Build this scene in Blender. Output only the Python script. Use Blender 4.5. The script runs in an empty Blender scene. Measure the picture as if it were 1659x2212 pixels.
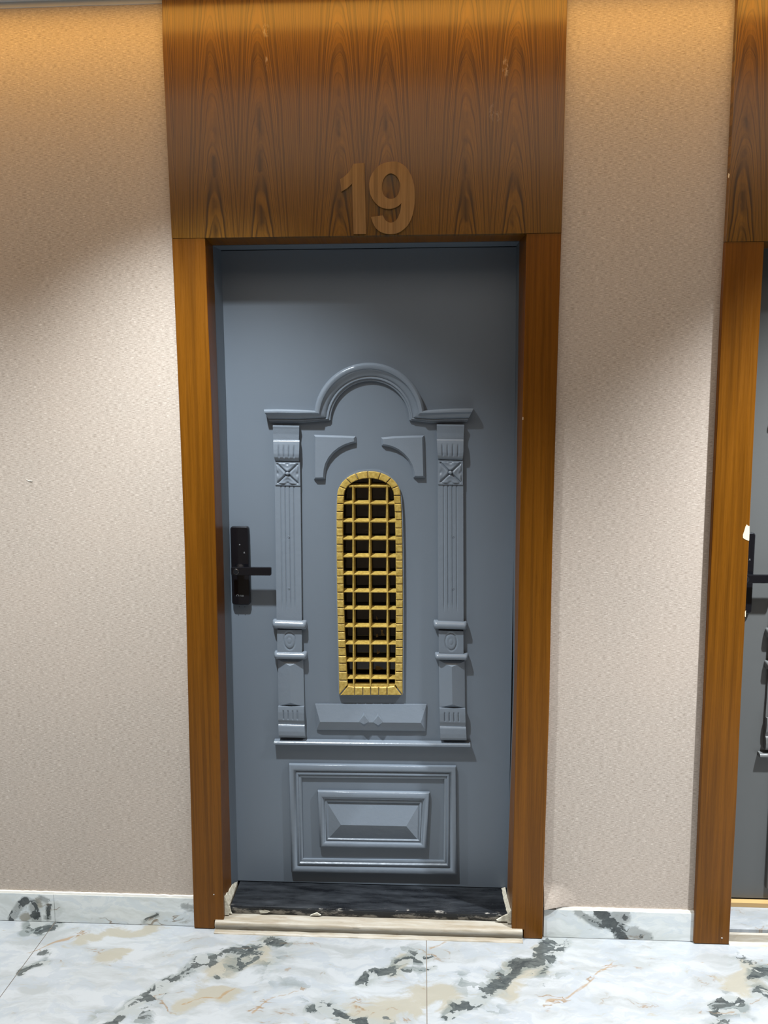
import bpy, bmesh, math, random
from mathutils import Vector, Matrix, noise as mnoise
from mathutils.geometry import tessellate_polygon
C = bpy.context.scene.collection
random.seed(7)

# ------------------------------------------------------------------ camera
IW, IH, FPX = 1659, 2212, 1661.0
CAM = Vector((0.0, -2.21989, 1.58075))
YAW, PITCH, ROLL = 0.0497754, 0.1158425, -0.0023297
_f = Vector((-math.sin(YAW)*math.cos(PITCH), math.cos(YAW)*math.cos(PITCH), -math.sin(PITCH)))
_r0 = Vector((math.cos(YAW), math.sin(YAW), 0)); _u0 = _r0.cross(_f)
_r = _r0*math.cos(ROLL) + _u0*math.sin(ROLL); _u = -_r0*math.sin(ROLL) + _u0*math.cos(ROLL)
cd = bpy.data.cameras.new('camera'); cam = bpy.data.objects.new('camera', cd); C.objects.link(cam)
cd.sensor_fit = 'HORIZONTAL'; cd.sensor_width = 36.0; cd.lens = 36.0*FPX/IW; cd.clip_start = 0.05
cam.matrix_world = Matrix(((_r.x, _u.x, -_f.x, CAM.x), (_r.y, _u.y, -_f.y, CAM.y), (_r.z, _u.z, -_f.z, CAM.z), (0, 0, 0, 1)))
bpy.context.scene.camera = cam

# ------------------------------------------------------------------ world, lamps, exposure
S = bpy.context.scene
S.view_settings.view_transform = 'Standard'; S.view_settings.look = 'None'
S.view_settings.exposure = 0.0; S.view_settings.gamma = 1.0; S.view_settings.use_curve_mapping = False
W = bpy.data.worlds.new('world'); S.world = W; W.use_nodes = True
W.node_tree.nodes['Background'].inputs[0].default_value = (0.80, 0.90, 1.0, 1)
W.node_tree.nodes['Background'].inputs[1].default_value = 0.01
CEIL = 2.745
def spot(x, y, e, col=(0.88, 0.955, 1.0), size=98, blend=1.0):
    l = bpy.data.lights.new('downlight', 'SPOT'); l.energy = e; l.color = col
    l.spot_size = math.radians(size); l.spot_blend = blend; l.shadow_soft_size = 0.03
    o = bpy.data.objects.new('downlight', l); o.location = (x, y, 2.72); C.objects.link(o)
LY = -0.60
spot(-0.61, LY, 315)
spot(1.45, LY, 720, col=(0.90, 0.955, 1.0))
spot(-2.35, LY, 330, size=125)  # unseen lamp continuing the row, moved in and widened to fill the left wall
spot(3.4, LY, 300, size=110)
def area(name, loc, sx, sy, e, col, rot=(0, 0, 0)):
    l = bpy.data.lights.new(name, 'AREA'); l.shape = 'RECTANGLE'; l.size = sx; l.size_y = sy; l.energy = e; l.color = col
    o = bpy.data.objects.new(name, l); o.location = loc; o.rotation_euler = rot; C.objects.link(o)
area('added_warm_fill', (0.0, -1.05, 2.74), 6.0, 0.90, 21, (1.0, 0.84, 0.68))  # unseen wide fill, added to lift the upper wall and door
area('warm_cove_strip', (0.0, -0.13, 2.742), 6.0, 0.14, 17, (1.0, 0.53, 0.10))

# ------------------------------------------------------------------ helpers
def at(px, py, Y=None, Z=None):
    "point of the plane Y or Z seen at a photograph pixel, used as a measuring tape"
    d = _f + _r*((px-IW/2)/FPX) - _u*((py-IH/2)/FPX)
    t = (Y-CAM.y)/d.y if Y is not None else (Z-CAM.z)/d.z
    return CAM + d*t
LEAF = 0.15
def q(px, py, t=0.0):
    p = at(px, py, Y=LEAF-t); return (p.x, p.z)
def link(name, verts, faces, mat, parent=None, kind=None, label=None, cat=None, group=None, smooth=None, normals=True):
    me = bpy.data.meshes.new(name); me.from_pydata([tuple(v) for v in verts], [], faces)
    if normals:
        bm = bmesh.new(); bm.from_mesh(me); bmesh.ops.remove_doubles(bm, verts=bm.verts, dist=1e-6)
        bmesh.ops.recalc_face_normals(bm, faces=bm.faces); bm.to_mesh(me); bm.free()
    if smooth:
        for p in me.polygons: p.use_smooth = True
        me.set_sharp_from_angle(angle=math.radians(smooth))
    me.materials.append(mat)
    o = bpy.data.objects.new(name, me); C.objects.link(o)
    if parent: o.parent = parent
    if kind: o['kind'] = kind
    if label: o['label'] = label
    if cat: o['category'] = cat
    if group: o['group'] = group
    return o
class MB:
    def __init__(s): s.v = []; s.f = []
    def add(s, v, f):
        n = len(s.v); s.v += [tuple(x) for x in v]; s.f += [tuple(i+n for i in g) for g in f]; return s
    def box(s, x0, x1, y0, y1, z0, z1):
        v = [(x, y, z) for x in (x0, x1) for y in (y0, y1) for z in (z0, z1)]
        return s.add(v, [(0,1,3,2),(4,6,7,5),(0,4,5,1),(2,3,7,6),(0,2,6,4),(1,5,7,3)])
    def cyl(s, c, r, y0, y1, n=24):
        v = [(c[0]+r*math.cos(2*math.pi*i/n), y, c[1]+r*math.sin(2*math.pi*i/n)) for y in (y0, y1) for i in range(n)]
        return s.add(v, [(i, (i+1) % n, n+(i+1) % n, n+i) for i in range(n)] + [tuple(range(n)), tuple(range(n, 2*n))])
    def build(s, name, mat, **k): return link(name, s.v, s.f, mat, **k)
def prism(loops, y0, y1):
    "extrude xz loops (first outer, others holes) from y0 (front) to y1 (back)"
    flat = [p for l in loops for p in l]
    tris = tessellate_polygon([[Vector((x, z, 0)) for x, z in l] for l in loops])
    n = len(flat); v = [(x, y0, z) for x, z in flat] + [(x, y1, z) for x, z in flat]
    f = [tuple(t) for t in tris] + [tuple(i+n for i in t) for t in tris]; k = 0
    for l in loops:
        m = len(l); f += [(k+i, k+(i+1) % m, n+k+(i+1) % m, n+k+i) for i in range(m)]; k += m
    return v, f
def inset(loop, d):
    n = len(loop); A = sum(loop[i][0]*loop[(i+1) % n][1]-loop[(i+1) % n][0]*loop[i][1] for i in range(n))
    s = 1 if A > 0 else -1; out = []
    for i in range(n):
        p0, p1, p2 = Vector(loop[i-1]), Vector(loop[i]), Vector(loop[(i+1) % n])
        e0 = (p1-p0).normalized(); e1 = (p2-p1).normalized()
        n0 = Vector((-e0.y, e0.x))*s; n1 = Vector((-e1.y, e1.x))*s
        b = n0+n1; b = b/max(b.length_squared*0.5, 0.35) if b.length > 1e-6 else n0
        out.append((p1.x+b.x*d, p1.y+b.y*d))
    return out
def chamfer(loop, t0, t1, d, base=LEAF):
    "raised plate: side up to t0, sloping over d to a flat top at t1"
    rings = [(loop, 0.0), (loop, t0), (inset(loop, d), t1)]; n = len(loop); v = []; f = []
    for l, t in rings: v += [(x, base-t, z) for x, z in l]
    for k in range(2): f += [(k*n+i, k*n+(i+1) % n, (k+1)*n+(i+1) % n, (k+1)*n+i) for i in range(n)]
    tr = tessellate_polygon([[Vector((x, z, 0)) for x, z in rings[2][0]]])
    f += [tuple(i+2*n for i in t) for t in tr] + [tuple(range(n))[::-1]]
    return v, f
def sweep(O, I, prof, closed, base=LEAF):
    "moulding between an outer and an inner line; prof = [(s, t)] across the width"
    n = len(O); m = len(prof); v = []; f = []
    for i in range(n):
        for s, t in prof: v.append((O[i][0]+(I[i][0]-O[i][0])*s, base-t, O[i][1]+(I[i][1]-O[i][1])*s))
    for i in range(n if closed else n-1):
        j = (i+1) % n
        f += [(i*m+k, j*m+k, j*m+k+1, i*m+k+1) for k in range(m-1)]
        f.append((i*m, i*m+m-1, j*m+m-1, j*m))
    if not closed: f += [tuple(range(m)), tuple(range((n-1)*m, n*m))]
    return v, f
def relief(corners, nu, nv, fn, base=LEAF, side=None):
    "height field over a quad TL, TR, BR, BL; fn(u, v) = height, v runs down; side(v) widens or narrows"
    TL, TR, BR, BL = [Vector(c) for c in corners]; V = []; F = []
    for j in range(nv+1):
        v = j/nv; L = TL.lerp(BL, v); R = TR.lerp(BR, v)
        if side:
            c = (L+R)/2; k = side(v); L = c+(L-c)*k; R = c+(R-c)*k
        for i in range(nu+1):
            u = i/nu; p = L.lerp(R, u); V.append((p.x, base-fn(u, v), p.y))
    w = nu+1
    for j in range(nv):
        for i in range(nu): F.append((j*w+i, j*w+i+1, (j+1)*w+i+1, (j+1)*w+i))
    rim = [i for i in range(w)] + [j*w+nu for j in range(1, nv+1)] + [nv*w+i for i in range(nu-1, -1, -1)] + [j*w for j in range(nv-1, 0, -1)]
    k = len(V); V += [(V[i][0], base, V[i][2]) for i in rim]; n = len(rim)
    F += [(rim[a], rim[(a+1) % n], k+(a+1) % n, k+a) for a in range(n)] + [tuple(k+a for a in range(n))]
    return V, F
def lerp_tab(tab, x):
    if x <= tab[0][0]: return tab[0][1]
    for (a, b), (c, d) in zip(tab, tab[1:]):
        if x <= c: return b+(d-b)*(x-a)/(c-a)
    return tab[-1][1]

# ------------------------------------------------------------------ materials
class NT:
    def __init__(s, name):
        s.m = bpy.data.materials.new(name); s.m.use_nodes = True; s.t = s.m.node_tree
        s.b = s.t.nodes['Principled BSDF']
    def n(s, typ, ins=None, **kw):
        nd = s.t.nodes.new(typ)
        for k, v in kw.items(): setattr(nd, k, v)
        for k, v in (ins or {}).items():
            if isinstance(v, bpy.types.NodeSocket): s.t.links.new(v, nd.inputs[k])
            else: nd.inputs[k].default_value = v
        return nd
    def math(s, op, a, b=0.0, clamp=False):
        nd = s.n('ShaderNodeMath', {0: a, 1: b}, operation=op, use_clamp=clamp); return nd.outputs[0]
    def obj(s): return s.n('ShaderNodeTexCoord').outputs['Object']
    def sep(s, v): nd = s.n('ShaderNodeSeparateXYZ', {0: v}); return nd.outputs
    def comb(s, x, y, z=0.0): return s.n('ShaderNodeCombineXYZ', {0: x, 1: y, 2: z}).outputs[0]
    def noise(s, v, scale, detail=4, rough=0.5, dist=0.0):
        return s.n('ShaderNodeTexNoise', {'Vector': v, 'Scale': scale, 'Detail': detail, 'Roughness': rough, 'Distortion': dist}).outputs[0]
    def scale(s, v, sc, rot=(0, 0, 0), loc=(0, 0, 0)):
        return s.n('ShaderNodeMapping', {'Vector': v, 'Scale': sc, 'Rotation': rot, 'Location': loc}).outputs[0]
    def ramp(s, x, a, b, lo=0.0, hi=1.0):
        return s.n('ShaderNodeMapRange', {0: x, 1: a, 2: b, 3: lo, 4: hi}).outputs[0]
    def mix(s, f, a, b):
        nd = s.t.nodes.new('ShaderNodeMix'); nd.data_type = 'RGBA'
        for i, v in ((0, f), (6, a), (7, b)):
            if isinstance(v, bpy.types.NodeSocket): s.t.links.new(v, nd.inputs[i])
            else: nd.inputs[i].default_value = v if i == 0 else (*v, 1)
        return nd.outputs[2]
    def out(s, col=None, rough=0.5, bump=None, bs=0.2, dist=0.001, metal=0.0, spec=None, coat=0.0, cr=0.1):
        B = s.b
        for k, v in (('Base Color', col), ('Roughness', rough), ('Metallic', metal), ('Coat Weight', coat), ('Coat Roughness', cr)):
            if isinstance(v, bpy.types.NodeSocket): s.t.links.new(v, B.inputs[k])
            elif v is not None: B.inputs[k].default_value = (*v, 1) if k == 'Base Color' else v
        if spec is not None: B.inputs['Specular IOR Level'].default_value = spec
        if bump is not None:
            bn = s.n('ShaderNodeBump', {'Height': bump, 'Strength': bs, 'Distance': dist}); s.t.links.new(bn.outputs[0], B.inputs['Normal'])
        return s.m
def plain(name, col, rough=0.5, **k): return NT(name).out(col, rough, **k)

def m_wallpaper():
    s = NT('woven_wallpaper'); P = s.obj()
    hx = s.noise(s.scale(P, (75, 1, 1050)), 1, 3, 0.6)
    vx = s.noise(s.scale(P, (700, 1, 110), loc=(3, 1, 7)), 1, 3, 0.6)
    slub = s.noise(s.scale(P, (110, 1, 210), loc=(9, 2, 3)), 1, 5, 0.75, 0.6)
    blot = s.noise(P, 3.0, 3, 0.5)
    slb = s.ramp(slub, 0.57, 0.68)
    h = s.math('ADD', s.math('MULTIPLY', hx, 0.8), s.math('MULTIPLY', vx, 0.2))
    c = s.mix(s.ramp(h, 0.36, 0.64), (0.28, 0.226, 0.182), (0.64, 0.56, 0.488))
    c = s.mix(s.math('MULTIPLY', slb, 0.42), c, (0.90, 0.83, 0.74))
    c = s.mix(s.ramp(blot, 0.35, 0.65, 0, 0.12), c, (0.62, 0.49, 0.40))
    return s.out(c, 0.55, bump=s.math('ADD', h, s.math('MULTIPLY', slb, 0.5)), bs=0.35, dist=0.0012, spec=0.35)

def m_wood(name, figure, x0=0.0, dark=(0.105, 0.044, 0.002), light=(0.235, 0.106, 0.007), rough=0.33, smudge=(), coat=0.0):
    s = NT(name); P = s.obj(); o = s.sep(P); X, Z = o[0], o[2]
    warp = s.noise(s.scale(P, (3.5, 1, 1.6)), 1, 3, 0.55)
    streak = s.noise(s.scale(P, (230, 1, 5)), 1, 4, 0.6)
    pores = s.noise(s.scale(P, (900, 1, 26)), 1, 2, 0.5)
    if figure:
        Xw = s.math('ADD', X, s.math('MULTIPLY', s.math('SUBTRACT', warp, 0.5), 0.012))
        u = s.n('ShaderNodeMath', {0: s.math('SUBTRACT', Xw, x0), 1: 0.1755}, operation='PINGPONG').outputs[0]
        du = s.math('SUBTRACT', u, 0.066)
        du2 = s.math('MULTIPLY', du, du)
        # wood rings cut as nested pointed arches, steeper towards the seams
        w2 = s.noise(s.scale(P, (9, 1, 3), loc=(5, 0, 2)), 1, 3, 0.6)
        F = s.math('ADD', s.math('ADD', Z, s.math('MULTIPLY', du2, 165.0)), s.math('MULTIPLY', s.math('SUBTRACT', w2, 0.5), 0.22))
        n1 = s.noise(s.comb(F, 0.0, 0.0), 13.0, 4, 0.7)
        line = s.ramp(n1, 0.52, 0.40)
        n2 = s.noise(s.comb(F, 3.3, 0.0), 34.0, 2, 0.6)
        line2 = s.ramp(n2, 0.47, 0.38)
        fade = s.ramp(s.math('ABSOLUTE', du), 0.0, 0.016, 0.45, 1.0)
        ln = s.math('MULTIPLY', s.math('MAXIMUM', line, s.math('MULTIPLY', line2, 0.75)), fade)
        knot = s.math('MULTIPLY', s.ramp(s.math('ABSOLUTE', du), 0.020, 0.0), s.ramp(Z, 2.62, 2.40))
        knot = s.math('MULTIPLY', knot, s.ramp(s.noise(s.comb(s.math('MULTIPLY', Z, 14.0), s.math('MULTIPLY', X, 30.0)), 1.0, 3, 0.5), 0.42, 0.60))
        mark = s.math('MAXIMUM', s.math('MULTIPLY', ln, 0.85), s.math('MULTIPLY', knot, 0.8))
    else:
        n1 = s.noise(s.scale(P, (60, 1, 1.2)), 1, 5, 0.6)
        mark = s.ramp(n1, 0.56, 0.38, 0, 0.35)
    base = s.mix(s.ramp(streak, 0.3, 0.7), dark, light)
    base = s.mix(0.55, base, tuple((a+b)/2*1.05 for a, b in zip(dark, light)))
    c = s.mix(s.math('MULTIPLY', mark, 0.95), base, tuple(x*0.22 for x in dark))
    c = s.mix(s.ramp(pores, 0.40, 0.28, 0, 0.35), c, tuple(x*0.5 for x in dark))
    for (sx, sz, r1, r2, amt) in smudge:
        d = s.math('ADD', s.math('POWER', s.math('ABSOLUTE', s.math('DIVIDE', s.math('SUBTRACT', X, sx), r1)), 2), s.math('POWER', s.math('ABSOLUTE', s.math('DIVIDE', s.math('SUBTRACT', Z, sz), r2)), 2))
        k = s.math('MULTIPLY', s.ramp(d, 1.0, 0.1), s.ramp(s.noise(s.scale(P, (70, 1, 45)), 1, 4, 0.7), 0.50, 0.62))
        c = s.mix(s.math('MULTIPLY', k, amt), c, (0.45, 0.36, 0.26))
    return s.out(c, s.ramp(streak, 0.3, 0.7, rough-0.04, rough+0.05), bump=streak, bs=0.06, dist=0.0006, spec=0.25, coat=coat, cr=0.19)

def m_paint(name, col, rough=0.36, bs=0.25):
    s = NT(name); P = s.obj()
    lump = s.noise(P, 60, 3, 0.5); fine = s.noise(P, 420, 2, 0.5); dirt = s.noise(s.scale(P, (2, 2, 0.9)), 2.2, 4, 0.6)
    c = s.mix(s.ramp(dirt, 0.35, 0.7, 0, 0.25), col, tuple(x*0.82 for x in col))
    return s.out(c, rough, bump=s.math('ADD', lump, s.math('MULTIPLY', fine, 0.25)), bs=bs, dist=0.0012, spec=0.5)

def m_marble(name, vertical=False, dark_gain=1.0, base=(0.335, 0.35, 0.362)):
    s = NT(name); P = s.obj(); o = s.sep(P)
    V = s.comb(o[0], o[2] if vertical else o[1], 0.0)
    if vertical: V = s.scale(V, (1, 1, 1), loc=(4.1, 2.3, 0))
    wv = s.n('ShaderNodeTexNoise', {'Vector': V, 'Scale': 5.0, 'Detail': 4.0, 'Roughness': 0.6}).outputs['Color']
    Vw = s.n('ShaderNodeMix', {0: 0.10, 4: V, 5: wv}, data_type='VECTOR').outputs[1]
    R = s.scale(Vw, (5.5, 17.0, 1), rot=(0, 0, math.radians(-38 if not vertical else 35)))
    R2 = s.scale(Vw, (9.0, 20.0, 1), rot=(0, 0, math.radians(-42 if not vertical else -50)), loc=(7, 3, 0))
    cloud = s.noise(R, 1.0, 7, 0.62, 0.4); cloud2 = s.noise(R2, 1.0, 8, 0.66, 0.5); br = s.noise(R2, 2.6, 9, 0.72, 0.7)
    rid = s.math('ABSOLUTE', s.math('SUBTRACT', s.noise(s.scale(Vw, (3.4, 9.0, 1), rot=(0, 0, math.radians(-30)), loc=(2, 8, 0)), 1.0, 5, 0.6, 0.5), 0.5))
    da = s.n('ShaderNodeAttribute', attribute_name='vein').outputs['Fac']
    ta = s.n('ShaderNodeAttribute', attribute_name='tan').outputs['Fac']
    oa = s.n('ShaderNodeAttribute', attribute_name='ochre').outputs['Fac']
    c = s.mix(s.ramp(cloud, 0.46, 0.60, 0, 0.8), base, tuple(x*y for x, y in zip(base, (0.74, 0.745, 0.72))))
    vo = s.n('ShaderNodeTexVoronoi', {'Vector': s.scale(Vw, (26, 44, 1), rot=(0, 0, math.radians(-38))), 'Scale': 1.0, 'Randomness': 1.0}).outputs['Color']
    vv = s.sep(vo)[0]
    c = s.mix(s.math('MULTIPLY', s.ramp(vv, 0.45, 0.9), s.ramp(s.math('ADD', cloud2, s.math('MULTIPLY', da, 0.25)), 0.42, 0.60, 0.12, 0.55)), c, tuple(x*y for x, y in zip(base, (0.84, 0.86, 0.84))))
    c = s.mix(s.ramp(cloud2, 0.50, 0.54, 0, 0.55), c, tuple(x*y for x, y in zip(base, (0.80, 0.84, 0.89))))
    c = s.mix(s.math('MULTIPLY', s.ramp(s.math('ADD', cloud2, s.math('MULTIPLY', ta, 0.30)), 0.60, 0.72), 0.8), c, (0.27, 0.248, 0.19))
    wv2 = s.n('ShaderNodeTexNoise', {'Vector': V, 'Scale': 30.0, 'Detail': 3.0, 'Roughness': 0.6}).outputs['Color']
    Vc = s.n('ShaderNodeMix', {0: 0.035, 4: Vw, 5: wv2}, data_type='VECTOR').outputs[1]
    cell = s.sep(s.n('ShaderNodeTexVoronoi', {'Vector': s.scale(Vc, (30, 46, 1), rot=(0, 0, math.radians(-35))), 'Scale': 1.0, 'Randomness': 1.0}).outputs['Color'])
    gm = s.math('ADD', s.math('MULTIPLY', da, 0.62*dark_gain), s.math('ADD', s.math('MULTIPLY', cell[1], 0.22), s.math('MULTIPLY', cloud2, 0.62)))
    c = s.mix(s.ramp(gm, 0.60, 0.80, 0, 0.72), c, s.mix(s.ramp(cell[2], 0.2, 0.8), (0.115, 0.135, 0.128), (0.25, 0.265, 0.255)))
    dm = s.math('ADD', s.math('MULTIPLY', da, 0.66*dark_gain), s.math('ADD', s.math('MULTIPLY', cell[0], 0.36), s.math('MULTIPLY', br, 0.95)))
    dm = s.math('SUBTRACT', dm, s.ramp(cell[2], 0.70, 0.78, 0, 0.30))
    c = s.mix(s.ramp(dm, 1.095, 1.125, 0, 0.92), c, s.mix(s.ramp(br, 0.4, 0.65), (0.025, 0.031, 0.034), (0.085, 0.095, 0.092)))
    c = s.mix(s.math('MULTIPLY', s.ramp(rid, 0.012, 0.003), s.ramp(s.math('ADD', cloud, s.math('MULTIPLY', oa, 0.5)), 0.56, 0.64, 0, 0.8)), c, (0.20, 0.13, 0.07))
    c = s.mix(s.ramp(s.math('ADD', oa, s.math('MULTIPLY', s.math('SUBTRACT', cloud, 0.5), 0.9)), 0.80, 0.98, 0, 0.75), c, (0.25, 0.165, 0.085))
    return s.out(c, 0.16, spec=0.5)

def m_granite():
    s = NT('black_granite'); P = s.obj(); o = s.sep(P)
    n = s.noise(s.scale(P, (6, 30, 30)), 1, 5, 0.7); sp = s.noise(P, 180, 3, 0.7)
    c = s.mix(s.ramp(n, 0.40, 0.72, 0, 1), (0.006, 0.007, 0.009), (0.028, 0.032, 0.038))
    c = s.mix(s.ramp(sp, 0.70, 0.76, 0, 0.6), c, (0.22, 0.23, 0.23))
    cr = s.noise(s.scale(P, (14, 40, 45)), 1, 6, 0.7)
    low = s.ramp(o[2], 0.064, 0.038)                      # mortar smeared along the bottom of the front face
    front = s.ramp(o[1], 0.030, 0.020)
    k = s.math('MULTIPLY', front, s.ramp(s.math('ADD', cr, s.math('MULTIPLY', low, 0.14)), 0.57, 0.66))
    c = s.mix(k, c, (0.50, 0.47, 0.42))
    return s.out(c, s.ramp(n, 0.3, 0.7, 0.22, 0.42), spec=0.5)

def m_curb():
    s = NT('cream_stone'); P = s.obj()
    n = s.noise(s.scale(P, (7, 60, 80)), 1, 6, 0.65, 0.3); d = s.noise(s.scale(P, (16, 50, 70), loc=(3, 3, 3)), 1, 5, 0.7)
    c = s.mix(s.ramp(n, 0.35, 0.65), (0.36, 0.335, 0.285), (0.25, 0.21, 0.15))
    c = s.mix(s.ramp(d, 0.60, 0.72, 0, 0.7), c, (0.22, 0.17, 0.12))
    return s.out(c, 0.45, bump=n, bs=0.4, dist=0.002)

def m_gold():
    s = NT('gold_paint'); P = s.obj(); n = s.noise(P, 120, 4, 0.6); n2 = s.noise(P, 700, 2, 0.5)
    c = s.mix(s.ramp(n, 0.35, 0.65), (0.36, 0.235, 0.045), (0.54, 0.385, 0.105))
    return s.out(c, 0.38, bump=s.math('ADD', n, s.math('MULTIPLY', n2, 0.3)), bs=0.5, dist=0.0015, metal=0.1, spec=0.5)

M = dict(
    wallpaper=m_wallpaper(),
    header=m_wood('figured_veneer', True, x0=-0.518, coat=0.55, smudge=((0.222, 2.535, 0.012, 0.03, .55), (0.196, 2.42, 0.02, 0.028, .45), (-0.43, 2.645, 0.012, 0.02, .5), (-0.43, 2.56, 0.004, 0.03, .6), (0.11, 2.30, 0.05, 0.012, .0))),
    jamb=m_wood('jamb_veneer', False, dark=(0.105, 0.035, 0.0018), light=(0.205, 0.074, 0.004)),
    numeral=m_wood('numeral_veneer', False, dark=(0.15, 0.075, 0.022), light=(0.37, 0.215, 0.085), rough=0.5),
    door=m_paint('grey_door_paint', (0.142, 0.170, 0.205), 0.42, 0.10),
    relief=m_paint('grey_relief_paint', (0.172, 0.203, 0.242), 0.27, 0.55),
    steel=m_paint('steel_frame_paint', (0.115, 0.14, 0.17), 0.42, 0.05),
    floor=m_marble('marble_floor'), base=m_marble('marble_skirting', True, base=(0.76, 0.79, 0.785)),
    granite=m_granite(), curb=m_curb(), gold=m_gold(),
    grout=plain('grout', (0.17, 0.14, 0.11), 0.8), grout_dark=plain('skirting_joint', (0.14, 0.13, 0.10), 0.8),
    plaster=m_curb(), white=plain('white_plaster', (0.62, 0.60, 0.55), 0.7),
    ceiling=plain('ceiling_paint', (0.52, 0.53, 0.54), 0.7),
    lock=plain('black_lacquer', (0.006, 0.006, 0.008), 0.10, spec=0.6), lock_side=plain('dark_metal', (0.03, 0.032, 0.038), 0.25, metal=0.6),
    rim=plain('steel_ring', (0.30, 0.30, 0.31), 0.25, metal=1.0), print=plain('grey_print', (0.16, 0.165, 0.17), 0.5),
    glass=plain('dark_glass', (0.020, 0.017, 0.013), 0.04, spec=0.9), cavity=plain('cavity', (0.05, 0.032, 0.018), 0.7),
    hole=plain('hole', (0.01, 0.01, 0.01), 0.9), fleck=plain('paint_fleck', (0.30, 0.20, 0.08), 0.6),
    rawwood=plain('raw_wood', (0.72, 0.60, 0.42), 0.7), strip=plain('varnished_strip', (0.48, 0.31, 0.13), 0.4),
    opp=plain('corridor_paint', (0.20, 0.165, 0.13), 0.6))

# ------------------------------------------------------------------ measured edges of the door surround (bowed boards)
ys = [605, 905, 1205, 1505, 1705, 1885]
def edge(pts, Y): return sorted(((lambda p: (p.z, p.x))(at(x, y, Y=Y)) for x, y in pts))
E_out_l = edge(list(zip([2, 105, 405]+ys, [350, 351.5, 366, 375, 388, 399.5, 406, 411, 415.6])) and [(x, y) for x, y in zip([350, 351.5, 366, 375, 388, 399.5, 406, 411, 415.6], [2, 105, 405]+ys)], 0)
E_in_l = edge(list(zip([442.5, 445.5, 458, 467, 473, 477, 480.5], [515]+ys)), 0)
E_wd_l = edge(list(zip([459.5, 463, 472.5, 483, 489.5, 494.5, 499], [530]+ys)), 0.09)
E_st_l = edge(list(zip([477, 480, 490, 497, 504, 509, 513.5], [538]+ys)), LEAF)
E_out_r = edge(list(zip([1225.5, 1223, 1216, 1209.8, 1200.8, 1192.8, 1187, 1181, 1175], [2, 105, 405]+ys)), 0)
E_in_r = edge(list(zip([1137.5, 1136, 1128.5, 1122, 1116, 1112, 1107.6], [508]+ys)), 0)
E_wd_r = edge(list(zip([1122, 1121, 1117.5, 1113.2, 1110, 1102.5, 1096.5], [520]+ys)), 0.09)
E_st_r = edge(list(zip([1115.5, 1115, 1112, 1109.2, 1108, 1101, 1095.5], [528]+ys)), LEAF)
CON = lambda x: [(0.0, x), (3.0, x)]
def zs(a, b, n=14): return [a+(b-a)*i/n for i in range(n+1)]
def board(name, eL, eR, y0, y1, z0, z1, mat, parent, n=14, bev=0.0015, **k):
    "flat board between two (slightly bowed) edges, with eased front arrises"
    mb = MB(); Z = zs(z0, z1, n); V = []; F = []
    for z in Z:
        a, b = lerp_tab(eL, z), lerp_tab(eR, z)
        V += [(a, y1, z), (a, y0+bev, z), (a+bev, y0, z), (b-bev, y0, z), (b, y0+bev, z), (b, y1, z)]
    for j in range(len(Z)-1):
        for i in range(6): F.append((j*6+i, j*6+(i+1) % 6, (j+1)*6+(i+1) % 6, (j+1)*6+i))
    F += [tuple(range(6)), tuple(range(len(V)-6, len(V)))]
    return link(name, V, F, mat, parent=parent, **k)
def reveal(name, ef, eb, yf, yb, th, z0, z1, mat, parent, **k):
    "side lining whose visible face runs from ef (front) to eb (back); th is its thickness away from the opening"
    V = []; F = []; Z = zs(z0, z1)
    for z in Z:
        a, b = lerp_tab(ef, z), lerp_tab(eb, z); V += [(a, yf, z), (b, yb, z), (b+th, yb, z), (a+th, yf, z)]
    for j in range(len(Z)-1):
        for i in range(4): F.append((j*4+i, j*4+(i+1) % 4, (j+1)*4+(i+1) % 4, (j+1)*4+i))
    F += [(0, 1, 2, 3), tuple(range(len(V)-4, len(V)))]
    return link(name, V, F, mat, parent=parent, **k)

WY = 0.018          # wallpaper plane
# ------------------------------------------------------------------ room shell
sh = 1.53
w = MB()
def wseg(x0, x1, z0, z1): w.box(x0, x1, WY, 0.22, z0, z1)
WT = 2.745
wseg(-4.2, -0.634, 0, WT); wseg(0.306, 0.912, 0, WT); wseg(-0.634, 0.306, 2.118, WT); wseg(0.912, 1.86, 2.09, WT); wseg(1.86, 4.8, 0, WT)
w.box(-4.2, 4.8, 0.22, 0.30, 0, WT)  # unseen backing panel, added to block outside light at the door gaps
wall = w.build('wall_back', M['wallpaper'], kind='structure')
wall['label'] = 'beige woven wallpaper wall with both doors'
# unpapered plaster strip between wallpaper and ceiling
for a, b in ((-4.0, -0.72), (1.94, 3.6)):
    V = []; n = 60
    for i in range(n+1):
        x = a+(b-a)*i/n; j = 0.0016*mnoise.noise(Vector((x*9, 0, 0)))
        V += [(x, WY-0.004, 2.7305+j), (x, WY-0.004, CEIL), (x, WY, CEIL), (x, WY, 2.7305+j)]
    F = [(4*i+k, 4*i+(k+1) % 4, 4*i+4+(k+1) % 4, 4*i+4+k) for i in range(n) for k in range(4)]
    link('plaster_edge', V, F, M['white'], parent=wall)
MB().box(-4.2, 4.8, -2.85, WY, CEIL, CEIL+0.1).build('ceiling', M['ceiling'], kind='structure')
MB().box(-4.2, 4.8, -2.95, -2.85, 0, CEIL).build('wall_front', M['opp'], kind='structure')

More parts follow.
